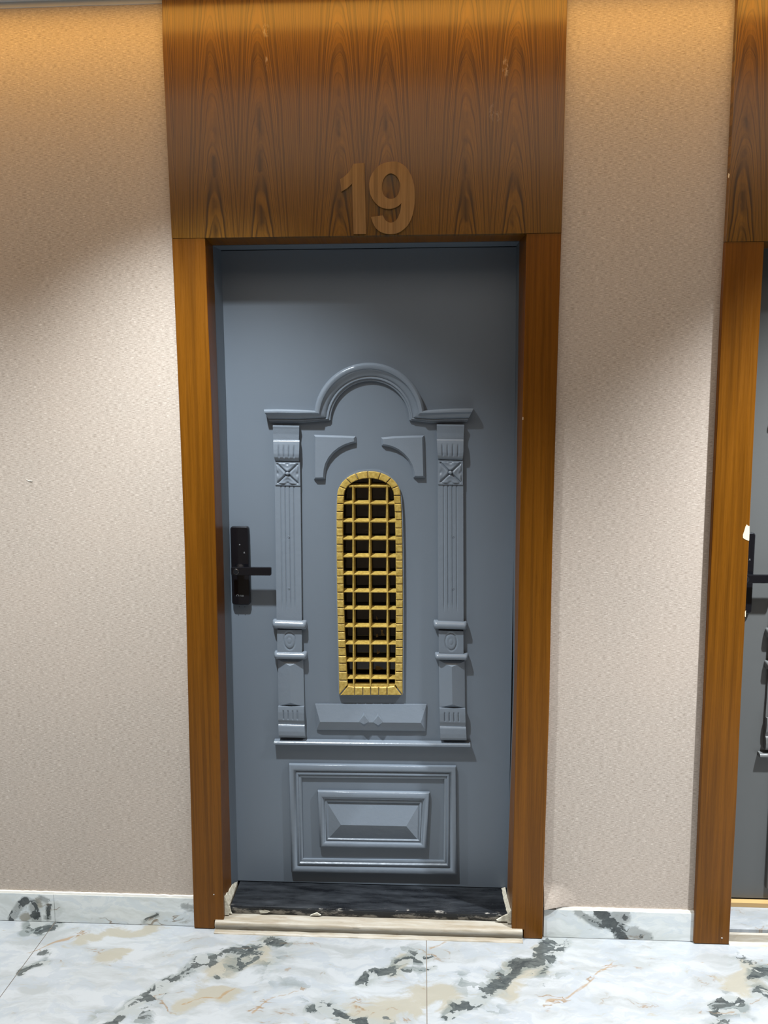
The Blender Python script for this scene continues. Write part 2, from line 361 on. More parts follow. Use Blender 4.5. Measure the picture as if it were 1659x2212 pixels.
# floor tiles 1.18 m wide with veins placed where the stone has them
def seg_d(p, a, b):
    ab = b-a; t = max(0, min(1, (p-a).dot(ab)/max(ab.length_squared, 1e-9))); return (p-a-ab*t).length
def fl(pts): return [Vector(at(x, y, Z=0).xy) for x, y in pts]
VEINS = [([(215, 2212), (330, 2150), (430, 2080), (520, 2050), (600, 2035)], .030, 1.0), ([(120, 1995), (60, 2005)], .035, .9), ([(45, 2100), (78, 2088)], .016, 1.0), ([(90, 2060), (85, 2085)], .02, .6),
         ([(780, 2125), (850, 2085), (925, 2065)], .024, 1.0), ([(840, 2110), (925, 2095)], .014, .8), ([(690, 2178), (760, 2205), (830, 2215)], .03, .9), ([(985, 2185), (1040, 2160), (1085, 2110), (1130, 2085), (1190, 2050)], .032, 1.0),
         ([(1180, 2060), (1215, 2030)], .03, .75), ([(1165, 2110), (1200, 2060)], .02, .8), ([(1555, 2190), (1590, 2160)], .026, 1.0), ([(1630, 2110), (1670, 2100)], .03, 1.0), ([(1640, 2140), (1670, 2160)], .03, .8), ([(500, 2075), (560, 2060), (470, 2110)], .03, .6), ([(1530, 2212), (1600, 2190)], .03, .6), ([(560, 2110), (640, 2030)], .05, .45), ([(1000, 2120), (1060, 2180)], .05, .45), ([(860, 2040), (915, 2060)], .05, .45), ([(330, 2180), (300, 2212)], .05, .5), ([(1150, 2130), (1200, 2090)], .05, .45), ([(600, 2100), (690, 2160)], .03, .35), ([(1590, 2070), (1640, 2090)], .06, .4)]
TANS = [([(470, 2100), (560, 2060)], .05), ([(760, 2205), (880, 2170), (960, 2150)], .06), ([(1090, 2130), (1150, 2090)], .05), ([(880, 2080), (840, 2100)], .03), ([(180, 2030), (330, 2005)], .025), ([(230, 2070), (270, 2055)], .03), ([(1590, 2130), (1620, 2100)], .05), ([(400, 2170), (500, 2140)], .03), ([(1160, 2060), (1150, 2100)], .03)]
OCH = [([(1180, 2170), (1235, 2150), (1280, 2110), (1330, 2080)], .012), ([(540, 2185), (600, 2150), (640, 2140)], .012), ([(75, 2055), (130, 2035), (200, 2010)], .010), ([(925, 2045), (960, 2030)], .010), ([(400, 2170), (470, 2155), (520, 2130)], .008), ([(1500, 2075), (1530, 2085)], .006), ([(0, 2008), (8, 2007)], .006)]
VEINS = [(fl(p), r, k) for p, r, k in VEINS]; TANS = [(fl(p), r) for p, r in TANS]; OCH = [(fl(p), r) for p, r in OCH]
def mask(p, items):
    m = 0.0
    for it in items:
        pts, r = it[0], it[1]; k = it[2] if len(it) > 2 else 1.0
        d = min(seg_d(p, a, b) for a, b in zip(pts, pts[1:]))
        m = max(m, k*math.exp(-(d/r)**2))
    return m
def tile(x0, x1, y0, y1, parent, fine):
    g = 0.0012; st = 0.009 if fine else 0.2
    nx = max(2, int((x1-x0)/st)); ny = max(2, int((y1-y0)/st)); V = []; F = []
    for j in range(ny+1):
        for i in range(nx+1): V.append((x0+g+(x1-x0-2*g)*i/nx, y0+g+(y1-y0-2*g)*j/ny, 0.0))
    for j in range(ny):
        for i in range(nx): F.append((j*(nx+1)+i, j*(nx+1)+i+1, (j+1)*(nx+1)+i+1, (j+1)*(nx+1)+i))
    k = len(V); X = (x0+g, x1-g); Y = (y0+g, y1-g); V += [(X[a], Y[b], -0.009) for a, b in ((0, 0), (1, 0), (1, 1), (0, 1))]
    c = [0, nx, (ny+1)*(nx+1)-1, ny*(nx+1)]; row = [list(range(0, nx+1)), [j*(nx+1)+nx for j in range(ny+1)], [ny*(nx+1)+i for i in range(nx, -1, -1)], [j*(nx+1) for j in range(ny, -1, -1)]]
    for e in range(4): F.append(tuple(row[e])+(k+(e+1) % 4, k+e))
    o = link('tile', V, F, M['floor'], parent=parent, normals=False)
    me = o.data; bm = bmesh.new(); bm.from_mesh(me); bmesh.ops.recalc_face_normals(bm, faces=bm.faces); bm.to_mesh(me); bm.free()
    A = {n: me.attributes.new(n, 'FLOAT', 'POINT') for n in ('vein', 'tan', 'ochre')}
    for i, v in enumerate(me.vertices):
        if fine:
            p = Vector(v.co.xy); p += 0.030*Vector((mnoise.noise(Vector((p.x*14, p.y*14, 0))), mnoise.noise(Vector((p.x*14, p.y*14, 5)))))
            A['vein'].data[i].value = mask(p, VEINS); A['tan'].data[i].value = mask(p, TANS); A['ochre'].data[i].value = mask(p, OCH)
        else: A['vein'].data[i].value = 0.55 if (int(v.co.x*7+v.co.y*5) % 5 == 0) else 0.0
    return o
fo = MB().box(-4.2, 4.8, -2.95, 0.22, -0.06, -0.0015).build('floor', M['grout'], kind='structure')
JX = [-4.2, -3.52, -2.345, -1.1645, 0.0177, 1.2, 2.38, 3.56, 4.8]
for a, b in zip(JX, JX[1:]):
    vis = b > -1.7 and a < 1.4
    tile(a, b, -0.62, 0.10, fo, vis); tile(a, b, -1.80, -0.62, fo, False); tile(a, b, -2.85, -1.80, fo, False)

# skirting tiles, plaster bead above them
def wl(pts): return [Vector((lambda p: (p.x, p.z))(at(x, y, Y=0.010))) for x, y in pts]
BV = [(wl([(25, 1985), (42, 1955), (55, 1945)]), .014, 1.0), (wl([(72, 1955), (80, 1990)]), .020, 1.0), (wl([(105, 1960), (103, 1985)]), .012, .9), (wl([(90, 1940), (110, 1950)]), .012, .6),
      (wl([(1245, 1966), (1270, 1985), (1300, 2000)]), .012, .9), (wl([(1298, 1970), (1320, 1990), (1345, 1970), (1350, 1985)]), .024, 1.0), (wl([(1335, 2010), (1345, 2025)]), .022, 1.0), (wl([(1370, 2015), (1400, 2025)]), .022, 1.0), (wl([(310, 1990), (340, 1975)]), .010, .7), (wl([(395, 1955), (414, 1960)]), .014, .8)]
BT = [(wl([(82, 1945), (84, 1955)]), .014), (wl([(52, 1985), (60, 1980)]), .012)]
def skirt_tile(x0, x1, z1, parent):
    g = 0.0006; nx = max(2, int((x1-x0)/0.008)); nz = 12; V = []; F = []
    for j in range(nz+1):
        for i in range(nx+1): V.append((x0+g+(x1-x0-2*g)*i/nx, 0.010, 0.0015+(z1-0.0015)*j/nz))
    w1 = nx+1
    for j in range(nz):
        for i in range(nx): F.append((j*w1+i, j*w1+i+1, (j+1)*w1+i+1, (j+1)*w1+i))
    k = len(V); V += [(V[a][0], WY, V[a][2]) for a in (0, nx, nz*w1+nx, nz*w1)]
    row = [list(range(w1)), [j*w1+nx for j in range(nz+1)], [nz*w1+i for i in range(nx, -1, -1)], [j*w1 for j in range(nz, -1, -1)]]
    for e in range(4): F.append(tuple(row[e])+(k+(e+1) % 4, k+e))
    o = link('skirting_tile', V, F, M['base'], parent=parent, normals=False); me = o.data
    bm = bmesh.new(); bm.from_mesh(me); bmesh.ops.recalc_face_normals(bm, faces=bm.faces); bm.to_mesh(me); bm.free()
    A = {n: me.attributes.new(n, 'FLOAT', 'POINT') for n in ('vein', 'tan', 'ochre')}
    for i, v in enumerate(me.vertices):
        p = Vector((v.co.x, v.co.z)); A['vein'].data[i].value = mask(p, BV); A['tan'].data[i].value = mask(p, BT)
def bead(x0, x1, zlo, zhi, parent, amp=0.003):
    V = []; n = max(4, int((x1-x0)/0.006))
    for i in range(n+1):
        x = x0+(x1-x0)*i/n; a = amp*mnoise.noise(Vector((x*35, 1, 0))); b = amp*0.6*mnoise.noise(Vector((x*50, 9, 0)))
        V += [(x, 0.010, zlo+a), (x, 0.0125, zhi+b), (x, WY+0.001, zhi+b), (x, WY+0.001, zlo)]
    F = [(4*i+k, 4*i+(k+1) % 4, 4*i+4+(k+1) % 4, 4*i+4+k) for i in range(n) for k in range(4)] + [(0, 1, 2, 3), tuple(range(4*n, 4*n+4))]
    link('plaster_bead', V, F, M['white'], parent=parent)
bl = MB().box(-4.1, -0.716, 0.0115, WY, 0.0, 0.094).build('baseboard_left', M['grout_dark'], kind='structure')
for a, b in ((-3.52, -2.345), (-2.345, -1.1640), (-1.1640, -0.714)): skirt_tile(a, b, 0.0945, bl)
bead(-3.5, -0.714, 0.0930, 0.1005, bl)
br = MB().box(0.380, 0.834, 0.0115, WY, 0.0, 0.091).build('baseboard_right', M['grout_dark'], kind='structure')
skirt_tile(0.379, 0.835, 0.0915, br); bead(0.415, 0.835, 0.0900, 0.0985, br)

# curled wallpaper corner and a loose thread
n1, n2 = 22, 16; V = []
for j in range(n2+1):
    for i in range(n1+1):
        u = i/n1; v = j/n2; x = 0.3785+0.100*u; zb = 0.0945+0.0045*math.sin(math.pi*min(1, u*1.1))+0.004*u; z = zb+0.075*v
        lift = 0.015*max(0.0, 1-math.hypot(u*0.9, v*1.0))**1.3; ridge = 0.004*max(0, 1-abs(u-0.28*(1-v))/0.3)*max(0, 1-v*1.2)*(1-u)
        V.append((x, WY-0.00012-lift-ridge, z))
F = [(j*(n1+1)+i, j*(n1+1)+i+1, (j+1)*(n1+1)+i+1, (j+1)*(n1+1)+i) for j in range(n2) for i in range(n1)]
o = link('curled_corner', V, F, M['wallpaper'], parent=wall, normals=False, smooth=80)
p0, p1, p2 = at(57, 1036, Y=WY-.001), at(63, 1039, Y=WY-.001), at(70.5, 1039.5, Y=WY-.001)
V = []
for p, r in ((p0, .0006), (p1, .0014), (p2, .0006)):
    for k in range(6): V.append((p.x, p.y+r*math.cos(k*math.pi/3)*.6, p.z+r*math.sin(k*math.pi/3)))
link('loose_thread', V, [(6*a+k, 6*a+(k+1) % 6, 6*a+6+(k+1) % 6, 6*a+6+k) for a in range(2) for k in range(6)]+[tuple(range(6)), tuple(range(12, 18))], plain('thread', (0.9, 0.93, 0.85), .6), label='short white thread stuck on the beige wallpaper left of door 19', cat='thread')

# ------------------------------------------------------------------ timber door surrounds
def surround(name, outl, inl, wdl, outr, inr, wdr, top, hmat, jmat, notch):
    r = MB().box(lerp_tab(inl, 1)-0.0175, lerp_tab(inl, 1)-0.016, 0.02, 0.085, 0.04, 0.3).build(name, jmat, kind='structure')
    zb = 0.003
    if notch:
        board('jamb', outl, CON(at(463, 1990, Y=0).x), 0, WY-.001, zb, 0.030, jmat, r, n=3)
        board('jamb', outl, inl, 0, WY-.001, 0.030, top-0.001, jmat, r)
        board('jamb', CON(at(1131.5, 2010, Y=0).x), outr, 0, WY-.001, zb, 0.030, jmat, r, n=3)
        board('jamb', inr, outr, 0, WY-.001, 0.030, top-0.001, jmat, r)
    else:
        board('jamb', outl, inl, 0, WY-.001, zb, top-0.001, jmat, r)
        board('jamb', inr, outr, 0, WY-.001, zb, top-0.001, jmat, r)
    board('header_panel', outl, outr, -0.0012, WY-.001, top, CEIL-0.001, hmat, r, bev=0.001)
    reveal('reveal', inl, wdl, WY-.001, 0.09, -0.014, 0.036, top, jmat, r)
    reveal('reveal', inr, wdr, WY-.001, 0.09, 0.014, 0.036, top, jmat, r)
    MB().box(lerp_tab(inl, top)-.014, lerp_tab(inr, top)+.014, WY-.001, 0.09, top, top+0.014).build('soffit_board', jmat, parent=r)
    return r
TOP = 2.100
t1 = surround('trim_1', E_out_l, E_in_l, E_wd_l, E_out_r, E_in_r, E_wd_r, TOP, M['header'], M['jamb'], True)
o2l = edge(list(zip([1593.5, 1588.5, 1574.5, 1563, 1549.5, 1536, 1523, 1514, 1506.5], [2, 105, 405]+ys)), 0)
i2l = edge(list(zip([1651, 1646.5, 1630, 1616.5, 1601, 1592.5, 1583], [525]+ys)), 0)
t2 = surround('trim_2', o2l, i2l, CON(0.934), CON(1.935), CON(1.832), CON(1.832), 2.070, m_wood('figured_veneer_right', True, x0=0.83-0.03, coat=0.55), M['jamb'], False)
# chipped veneer showing raw wood beside the second lock, and small chips
def flat(name, pts, Y, mat, parent, th=0.0006, **k):
    L = [(lambda p: (p.x, p.z))(at(x, y, Y=Y)) for x, y in pts]; v, f = prism([L], Y-th, Y+0.0002); return link(name, v, f, mat, parent=parent, **k)
flat('chipped_patch', [(1613, 1133), (1616, 1136), (1619, 1136), (1619, 1150), (1618, 1168), (1611, 1166), (1605, 1162), (1604.5, 1156), (1607.5, 1147), (1610, 1138)], -0.0001, M['rawwood'], t2)
flat('chipped_patch', [(1609, 1322), (1611.3, 1318), (1610.6, 1333), (1609, 1332)], -0.0001, M['rawwood'], t2)
flat('chipped_patch', [(1573.5, 374), (1576.2, 377), (1574.5, 385), (1572.6, 383)], -0.0016, M['rawwood'], t2)
flat('chipped_patch', [(1129, 901), (1130.4, 901), (1130.2, 907), (1129, 907)], -0.0001, M['rawwood'], t1)
flat('chipped_patch', [(1557.6, 2025.5), (1561, 2025.3), (1561, 2027.3), (1557.8, 2027)], -0.0001, M['white'], t2)
flat('chipped_patch', [(461, 1931.5), (463, 1931.2), (462.8, 1933.4), (461, 1933)], -0.0001, M['white'], t1)

# wooden numerals
def curve(pts, n=8):
    "closed Catmull-Rom through pixel points; points flagged with a third value stay corners"
    out = []; N = len(pts)
    for i in range(N):
        p0, p1, p2, p3 = pts[i-1], pts[i], pts[(i+1) % N], pts[(i+2) % N]
        if len(p1) > 2: p0 = p1
        if len(p2) > 2: p3 = p2
        for k in range(n):
            t = k/n
            out.append(tuple(0.5*((2*p1[a])+(-p0[a]+p2[a])*t+(2*p0[a]-5*p1[a]+4*p2[a]-p3[a])*t*t+(-p0[a]+3*p1[a]-3*p2[a]+p3[a])*t**3) for a in (0, 1)))
    return out
def xz(pts, Y): return [(lambda p: (p.x, p.z))(at(x, y, Y=Y)) for x, y in pts]
NY = -0.0066
one = [(763.4, 353.6), (786.9, 351.6), (788.2, 400), (789.4, 460), (790.4, 504.8), (763.7, 505.3), (762, 450), (760, 397), (750, 406), (737.1, 413.8), (734.7, 387), (744, 381), (752, 373.5), (759, 363)]
v, f = prism([xz(one, NY)], NY, -0.0012)
link('wooden_numeral', v, f, M['numeral'], label='tan wooden numeral one with a slanted flag, glued left of the rounded nine', cat='numeral')
k9 = 1/7.541
def c9(l): return [((p[0]*k9+700), (p[1]*k9+330))+tuple(p[2:]) for p in l]
out9 = c9([(1105, 142), (930, 185), (800, 310), (737, 470), (745, 640), (800, 770), (890, 865), (990, 905), (1070, 912), (1150, 895), (1215, 860), (1258, 820, 1), (1245, 930), (1210, 1040), (1160, 1110), (1085, 1138), (1015, 1110), (980, 1065), (960, 1020, 1), (765, 1045, 1), (790, 1130), (850, 1235), (950, 1300), (1085, 1322), (1220, 1295), (1350, 1195), (1425, 1060), (1465, 900), (1480, 720), (1468, 540), (1425, 385), (1350, 250), (1240, 165)])
in9 = c9([(1085, 332), (1010, 370), (960, 450), (942, 560), (960, 660), (1010, 725), (1090, 752), (1165, 725), (1215, 660), (1238, 550), (1222, 450), (1165, 370)])
v, f = prism([xz(curve(out9, 4), NY), xz(curve(in9, 4), NY)], NY, -0.0012)
link('wooden_numeral', v, f, M['numeral'], label='tan wooden numeral nine with a round loop, glued right of the straight one', cat='numeral')

# ------------------------------------------------------------------ door 19: leaf with all its ornaments
GO = [(727, 1074), (732, 1056), (741, 1040), (755, 1027), (772, 1019), (795, 1015.6), (818, 1017), (838, 1026), (853, 1040), (862, 1056), (866, 1074), (868.5, 1110), (870, 1180), (871, 1300), (870.8, 1400), (869.9, 1498), (866, 1503), (736, 1503), (732, 1498), (730, 1400), (727.5, 1300), (726, 1180), (726, 1110)]
GI = [(742.5, 1082), (747, 1066), (756, 1052), (767, 1042), (782, 1034.5), (797, 1032.5), (815, 1034.5), (830, 1042), (841, 1053), (848, 1066), (851, 1082), (852.5, 1112), (854, 1180), (854.5, 1300), (854, 1400), (852.5, 1480), (852, 1482), (752, 1482), (751.5, 1480), (747, 1400), (743, 1300), (741.5, 1180), (741.5, 1112)]
gt = 0.015
GOw = [q(x, y, gt) for x, y in GO]; GIw = [q(x, y, gt) for x, y in GI]
hole = [((a[0]+2*b[0])/3, (a[1]+2*b[1])/3) for a, b in zip(GOw, GIw)]
LX0, LX1 = -0.6095, 0.2840
leaf_o = [(LX0, 0.0702), (LX1, 0.0702), (LX1, 2.0965), (LX0, 2.0965)]
v, f = prism([leaf_o, hole], LEAF, LEAF+0.045)
door = link('door_1', v, f, M['door'], kind='structure', label='grey door with arched pediment, pilasters and gold grille')
# steel frame
def ring3(name, parent, z1):
    reveal('frame_jamb', E_wd_l, E_st_l, 0.09, LEAF, -0.018, 0.06, z1, M['steel'], parent)
    reveal('frame_jamb', E_wd_r, E_st_r, 0.09, LEAF, 0.018, 0.06, z1, M['steel'], parent)
st = MB().box(-0.632, 0.304, 0.0905, LEAF, 2.0985, 2.116); st.box(-0.632, 0.304, LEAF+0.045, 0.219, 0.0, 2.116)
sf = st.build('steel_frame', M['steel'], parent=door); ring3('', sf, 2.099)
P_ = dict(parent=door)
def part(name, vf, mat='relief', parent=None, **k): return link(name, vf[0], vf[1], M[mat], parent=parent or door, **k)

# pediment: cornice ends and round arch in one moulding
def arcpts(cx, cy, r, a0, a1, n, ry=None): return [(cx+r*math.cos(math.radians(a0+(a1-a0)*i/n)), cy-(ry or r)*math.sin(math.radians(a0+(a1-a0)*i/n))) for i in range(n+1)]
NA = 48
oa = arcpts(797.5, 900, 120, 173.5, 6.5, NA, ry=117); ia = arcpts(799, 911, 85, 178, 2, NA, ry=88)
O = [(570, 884), (600, 883.5), (640, 884.5)] + oa + [(950, 883.5), (985, 882), (1023, 881.5)]
I = [(583, 912.5), (610, 912.8), (650, 913.3)] + ia + [(930, 913.2), (975, 912), (1009, 911)]
prof = [(0, 0), (0, .020), (.05, .029), (.14, .0335), (.26, .0340), (.34, .0315), (.38, .026), (.44, .0235), (.56, .0215), (.66, .018), (.72, .0145), (.74, .0128), (.80, .0145), (.86, .0140), (.88, .0100), (.97, .0095), (1, .0075), (1, 0)]
Ow = [q(x, y, .025) for x, y in O]; Iw = [q(x, y, .012) for x, y in I]
part('pediment', sweep(Ow, Iw, prof, False), smooth=38)

# pilasters
def crv(p): return p[0]*p[0]
def pilaster(c):
    "c: dict of pixel corner quads TL TR BR BL for each stacked element"
    def Q(k, t): return [q(x, y, t) for x, y in c[k]]
    shaft_t = .010
    def shaft(u, v):
        t = shaft_t
        if .045 < v < .93:
            e = min(1, (v-.045)/.02, (.93-v)/.06)
            for gx in (.235, .40, .57, .74): t -= .0022*e*max(0, 1-abs(u-gx)/.030)
        return t
    s = part('pilaster', relief(Q('shaft', .010), 70, 46, shaft))
    nz = random.uniform(0, 9)
    def console1(u, v): return lerp_tab([(0, .0185), (.10, .0195), (.2, .0180), (.6, .0150), (1, .0140)], v)
    part('console_top', relief(Q('c1', .017), 8, 20, console1), parent=s, smooth=40)
    def console2(u, v):
        t = lerp_tab([(0, .0140), (.05, .0185), (.2, .0205), (.45, .0225), (.65, .0230), (.8, .0215), (.9, .0170), (1, .0100)], v)
        if .2 < v < .85:
            e = min(1, (v-.2)/.2, (.85-v)/.08)
            for gx in (.20, .40, .60, .80): t -= .0035*e*max(0, 1-abs(u-gx)/.045)
        return t
    part('console', relief(Q('c2', .02), 60, 30, console2, side=lambda v: 1-.05*max(0, (v-.6)/.4)), parent=s, smooth=50)
    def ros(u, v):
        x, y = 2*u-1, 2*v-1; d = abs(abs(x)-abs(y)); m = max(abs(x), abs(y)); r = math.hypot(x, y)
        if m > .86: return .0125
        petal = .0165-.0065*math.exp(-(d/.11)**2)*min(1, (1-m)/.25+.35)
        curl = .0035*math.exp(-((min(abs(x), abs(y)))/.16)**2)*math.exp(-((m-.80)/.12)**2)
        t = petal-curl+.0015*math.sin(9*m)*math.exp(-(d-.45)**2/.05)-.003*m*m
        if r < .15: t = max(t, .015+.006*math.sqrt(max(0, 1-(r/.15)**2)))
        elif r < .20: t -= .003
        return max(t, .009)
    part('rosette', relief(Q('ros', .014), 44, 44, ros), parent=s, smooth=60)
    def torus(k):
        def fn(u, v): return .0080+.0165*math.sqrt(max(0, 1-(2*v-1)**2))*min(1, math.sqrt(max(0, 1-(2*u-1)**8))+.15)
        part('collar', relief(Q(k, .015), 30, 14, fn, side=lambda v: .93+.07*math.sqrt(max(0, 1-(2*v-1)**2))), parent=s, smooth=70)
    torus('col1'); torus('col2')
    def block(u, v):
        x, y = (u-.5)*2/.46, (v-.48)*2/.76; r = math.hypot(x, y); t = .013
        t -= .0022*math.exp(-((r-1)/.10)**2)
        if r < 1: t += .0018*math.cos(r*math.pi/2)
        r2 = math.hypot(x*2.4, y*2.6); t -= .001*math.exp(-((r2-1)/.3)**2)
        return t
    part('oval_block', relief(Q('blk', .012), 46, 40, block), parent=s, smooth=60)
    TL, TR, BR, BL = Q('pri', .016)
    mt = ((TL[0]+TR[0])/2, TL[1]); mb_ = ((BL[0]+BR[0])/2, BL[1]); zz = TL[1]-BL[1]
    A = (mt[0], mt[1]-zz*.115); B = (mb_[0], mb_[1]+zz*.10)
    y0, y1, y2 = LEAF, LEAF-.0075, LEAF-.0195
    V = [(p[0], y0, p[1]) for p in (TL, TR, BR, BL)] + [(p[0], y1, p[1]) for p in (TL, TR, BR, BL)] + [(A[0], y2, A[1]), (B[0], y2, B[1])]
    part('prism_block', (V, [(0, 1, 5, 4), (1, 2, 6, 5), (2, 3, 7, 6), (3, 0, 4, 7), (4, 5, 8), (6, 7, 9), (5, 6, 9, 8), (7, 4, 8, 9), (3, 2, 1, 0)]), parent=s)
    def cons3(u, v):
        t = lerp_tab([(0, .0170), (.10, .0180), (.3, .0190), (.75, .0170), (.92, .0135), (1, .0125)], v)
        if .22 < v < .72:
            for gx in (.20, .38, .56, .74): t -= .0030*max(0, 1-abs(u-gx)/.035)
        return t
    part('console', relief(Q('c3', .018), 60, 26, cons3), parent=s, smooth=50)
    def foot(u, v): return lerp_tab([(0, .0130), (.12, .0175), (.5, .0195), (.85, .0185), (1, .0150)], v)
    part('foot_block', relief(Q('c4', .019), 8, 18, foot), parent=s, smooth=50)
    for gx, gy in c['screws']:
        X, Zz = q(gx, gy, .011); m = MB(); ring = [(4.2, 0), (4.2, .0008), (3.2, .0013), (2.6, .0004), (0.1, .0004)]; n = 14; VV = []; FF = []
        for rr, tt in ring:
            for i in range(n): VV.append((X+rr*.00075*math.cos(2*math.pi*i/n), LEAF-.0098-tt, Zz+rr*.00075*math.sin(2*math.pi*i/n)))
        for a in range(4): FF += [(a*n+i, a*n+(i+1) % n, (a+1)*n+(i+1) % n, (a+1)*n+i) for i in range(n)]
        part('screw_head', (VV, FF), parent=s, smooth=60)
    return s
pilaster(dict(shaft=[(593, 1000), (648.5, 1000), (652, 1345), (597.5, 1343)], c1=[(589.6, 918.5), (646.5, 919.5), (645, 951), (589.8, 950)], c2=[(590, 950), (646.5, 950.5), (646, 998), (592, 997)],
    ros=[(593, 997), (647.5, 998), (648.6, 1049.5), (594.5, 1048)], col1=[(587.5, 1339), (662, 1342), (662.5, 1360.5), (588, 1358.5)], blk=[(598.5, 1360), (652, 1361), (652.5, 1410), (599, 1408)],
    col2=[(591, 1407.5), (662.8, 1409.5), (663, 1425.5), (592, 1424.5)], pri=[(599.5, 1426), (654, 1427), (656.5, 1529), (600.5, 1527)], c3=[(600.5, 1526.5), (656.3, 1527), (657, 1567), (601, 1565)], c4=[(601, 1565.5), (657.5, 1567), (659.3, 1594.5), (602.5, 1593.5)], screws=[(623.5, 1160), (624.2, 1271.5)]))
pilaster(dict(shaft=[(945.5, 1000), (1000.5, 1000), (1001.5, 1345), (946.5, 1345)], c1=[(943.5, 916.5), (1003, 917.5), (1001.5, 948.5), (944, 948)], c2=[(943.5, 948), (1001.5, 948.5), (1000.5, 995), (945.5, 993)],
    ros=[(946, 994), (1000, 995.5), (1000, 1047.5), (946, 1046.5)], col1=[(935.8, 1341), (1009.5, 1343.5), (1009.7, 1361), (937, 1359)], blk=[(947.3, 1362), (1001, 1363.5), (1001.3, 1412), (948, 1410.5)],
    col2=[(939, 1411), (1012, 1412.5), (1012, 1427.5), (940, 1426)], pri=[(948, 1428), (1004, 1430), (1004.8, 1532), (949.5, 1530.5)], c3=[(949.5, 1530.5), (1005, 1531.5), (1006, 1571), (950.5, 1569.5)], c4=[(950.5, 1570), (1006.5, 1571.5), (1008, 1600), (951.5, 1599.5)], screws=[(979, 1160), (979, 1272)]))

# spandrel brackets
def spandrel(px): 
    L = [q(x, y, .010) for x, y in px]; part('spandrel', chamfer(L, .0035, .0130, .0058), smooth=30)
arcL = [(769.5, 956.5), (758, 959), (745, 963.5), (733, 970), (722, 979), (713, 990), (706.5, 1002), (703.5, 1014), (702.5, 1024), (702, 1035)]
spandrel([(677.5, 939.5), (700, 940), (740, 941), (768, 942.5)] + arcL + [(690, 1035.5), (677.5, 1035.5), (677.5, 1000)])
arcR = [(893, 1032), (891.5, 1020), (887, 1005), (880, 993), (871, 983), (860, 974), (848, 968), (836, 964.5), (824, 963)]
spandrel([(916, 940.5), (917.5, 1000), (918.5, 1032)] + arcR + [(822.5, 945), (850, 942.5), (890, 941)])

# plaque with two diamonds
TL, TR, BR, BL = [q(*p, .008) for p in ((680.5, 1522), (921.5, 1522.5), (919.5, 1580), (683.5, 1577.5))]
R0, R1 = q(691.5, 1559, .016), q(909, 1561, .016)
V = [(p[0], LEAF, p[1]) for p in (TL, TR, BR, BL)] + [(p[0], LEAF-.0045, p[1]) for p in (TL, TR, BR, BL)] + [(R0[0], LEAF-.018, R0[1]), (R1[0], LEAF-.018, R1[1])]
pl = part('plaque', (V, [(0, 1, 5, 4), (1, 2, 6, 5), (2, 3, 7, 6), (3, 0, 4, 7), (4, 5, 9, 8), (6, 7, 8, 9), (5, 6, 9), (7, 4, 8), (3, 2, 1, 0)]))
for cxp, top, bot, mid in ((786.3, 1537.5, 1570, 1558), (816.7, 1539, 1572, 1559)):
    pts = [(cxp, top), (cxp+11.2, mid), (cxp, bot), (cxp-11, mid)]; tt = (.0115, .0176, .0125, .0176)
    V = [(lambda a: (a[0], LEAF-.002, a[1]))(q(x, y, .014)) for x, y in pts] + [(lambda a, k=k: (a[0], LEAF-tt[k], a[1]))(q(x, y, .014)) for k, (x, y) in enumerate(pts)]
    V += [(lambda a: (a[0], LEAF-.0222, a[1]))(q(cxp, top+7, .02)), (lambda a: (a[0], LEAF-.0222, a[1]))(q(cxp, bot-6, .02))]
    part('diamond', (V, [(0, 1, 5, 4), (1, 2, 6, 5), (2, 3, 7, 6), (3, 0, 4, 7), (4, 5, 8), (5, 9, 8), (5, 6, 9), (6, 7, 9), (7, 8, 9), (7, 4, 8), (3, 2, 1, 0)]), parent=pl)
for sx, sy in ((689.5, 1532), (801.5, 1535), (914, 1533)):
    X, Zz = q(sx, sy, .007); m = MB(); m.cyl((X, Zz), .0028, LEAF-.0085, LEAF-.004, 12); m.build('screw_head', M['relief'], parent=pl)

# ledge
a = [q(x, y, .016) for x, y in ((592, 1603), (1016, 1610.5))]; zt = [q(592, 1596, .002)[1], q(1016, 1601.5, .002)[1]]
V = []; 
for (X, Zc), zt_ in zip(a, zt):
    V += [(X, LEAF, zt_), (X, LEAF-.017, zt_-.0025), (X, LEAF-.0195, zt_-.0050), (X, LEAF-.0200, zt_-.0105), (X, LEAF-.0180, zt_-.0128), (X, LEAF, zt_-.0128)]
part('ledge', (V, [(i, (i+1) % 6, 6+(i+1) % 6, 6+i) for i in range(6)] + [tuple(range(6)), tuple(range(6, 12))]))

# lower panels
def rect(name, o, i, prof, t, **k):
    return part(name, sweep([q(x, y, t) for x, y in o], [q(x, y, t) for x, y in i], prof, True), smooth=45, **k)
pr1 = [(0, 0), (0, .0085), (.06, .0115), (.16, .0130), (.30, .0132), (.40, .0118), (.46, .0075), (.52, .0060), (.56, .0075), (.64, .0098), (.72, .0100), (.76, .0080), (.80, .0060), (.84, .0068), (.92, .0065), (1, .0045), (1, 0)]
rect('outer_moulding', [(624, 1651), (985, 1656), (988, 1890.5), (629, 1884.5)], [(651, 1681), (959.5, 1684), (958.5, 1861), (654, 1857)], pr1, .010)
pr2 = [(0, 0), (0, .0085), (.08, .0120), (.22, .0140), (.42, .0135), (.55, .0100), (.62, .0070), (.70, .0060), (.76, .0078), (.86, .0080), (.92, .0060), (1, .0040), (1, 0)]
rect('inner_moulding', [(686, 1709.5), (928, 1713), (921.5, 1834), (690.5, 1831)], [(708, 1735), (904.5, 1738.5), (903, 1814.5), (710, 1811)], pr2, .011)
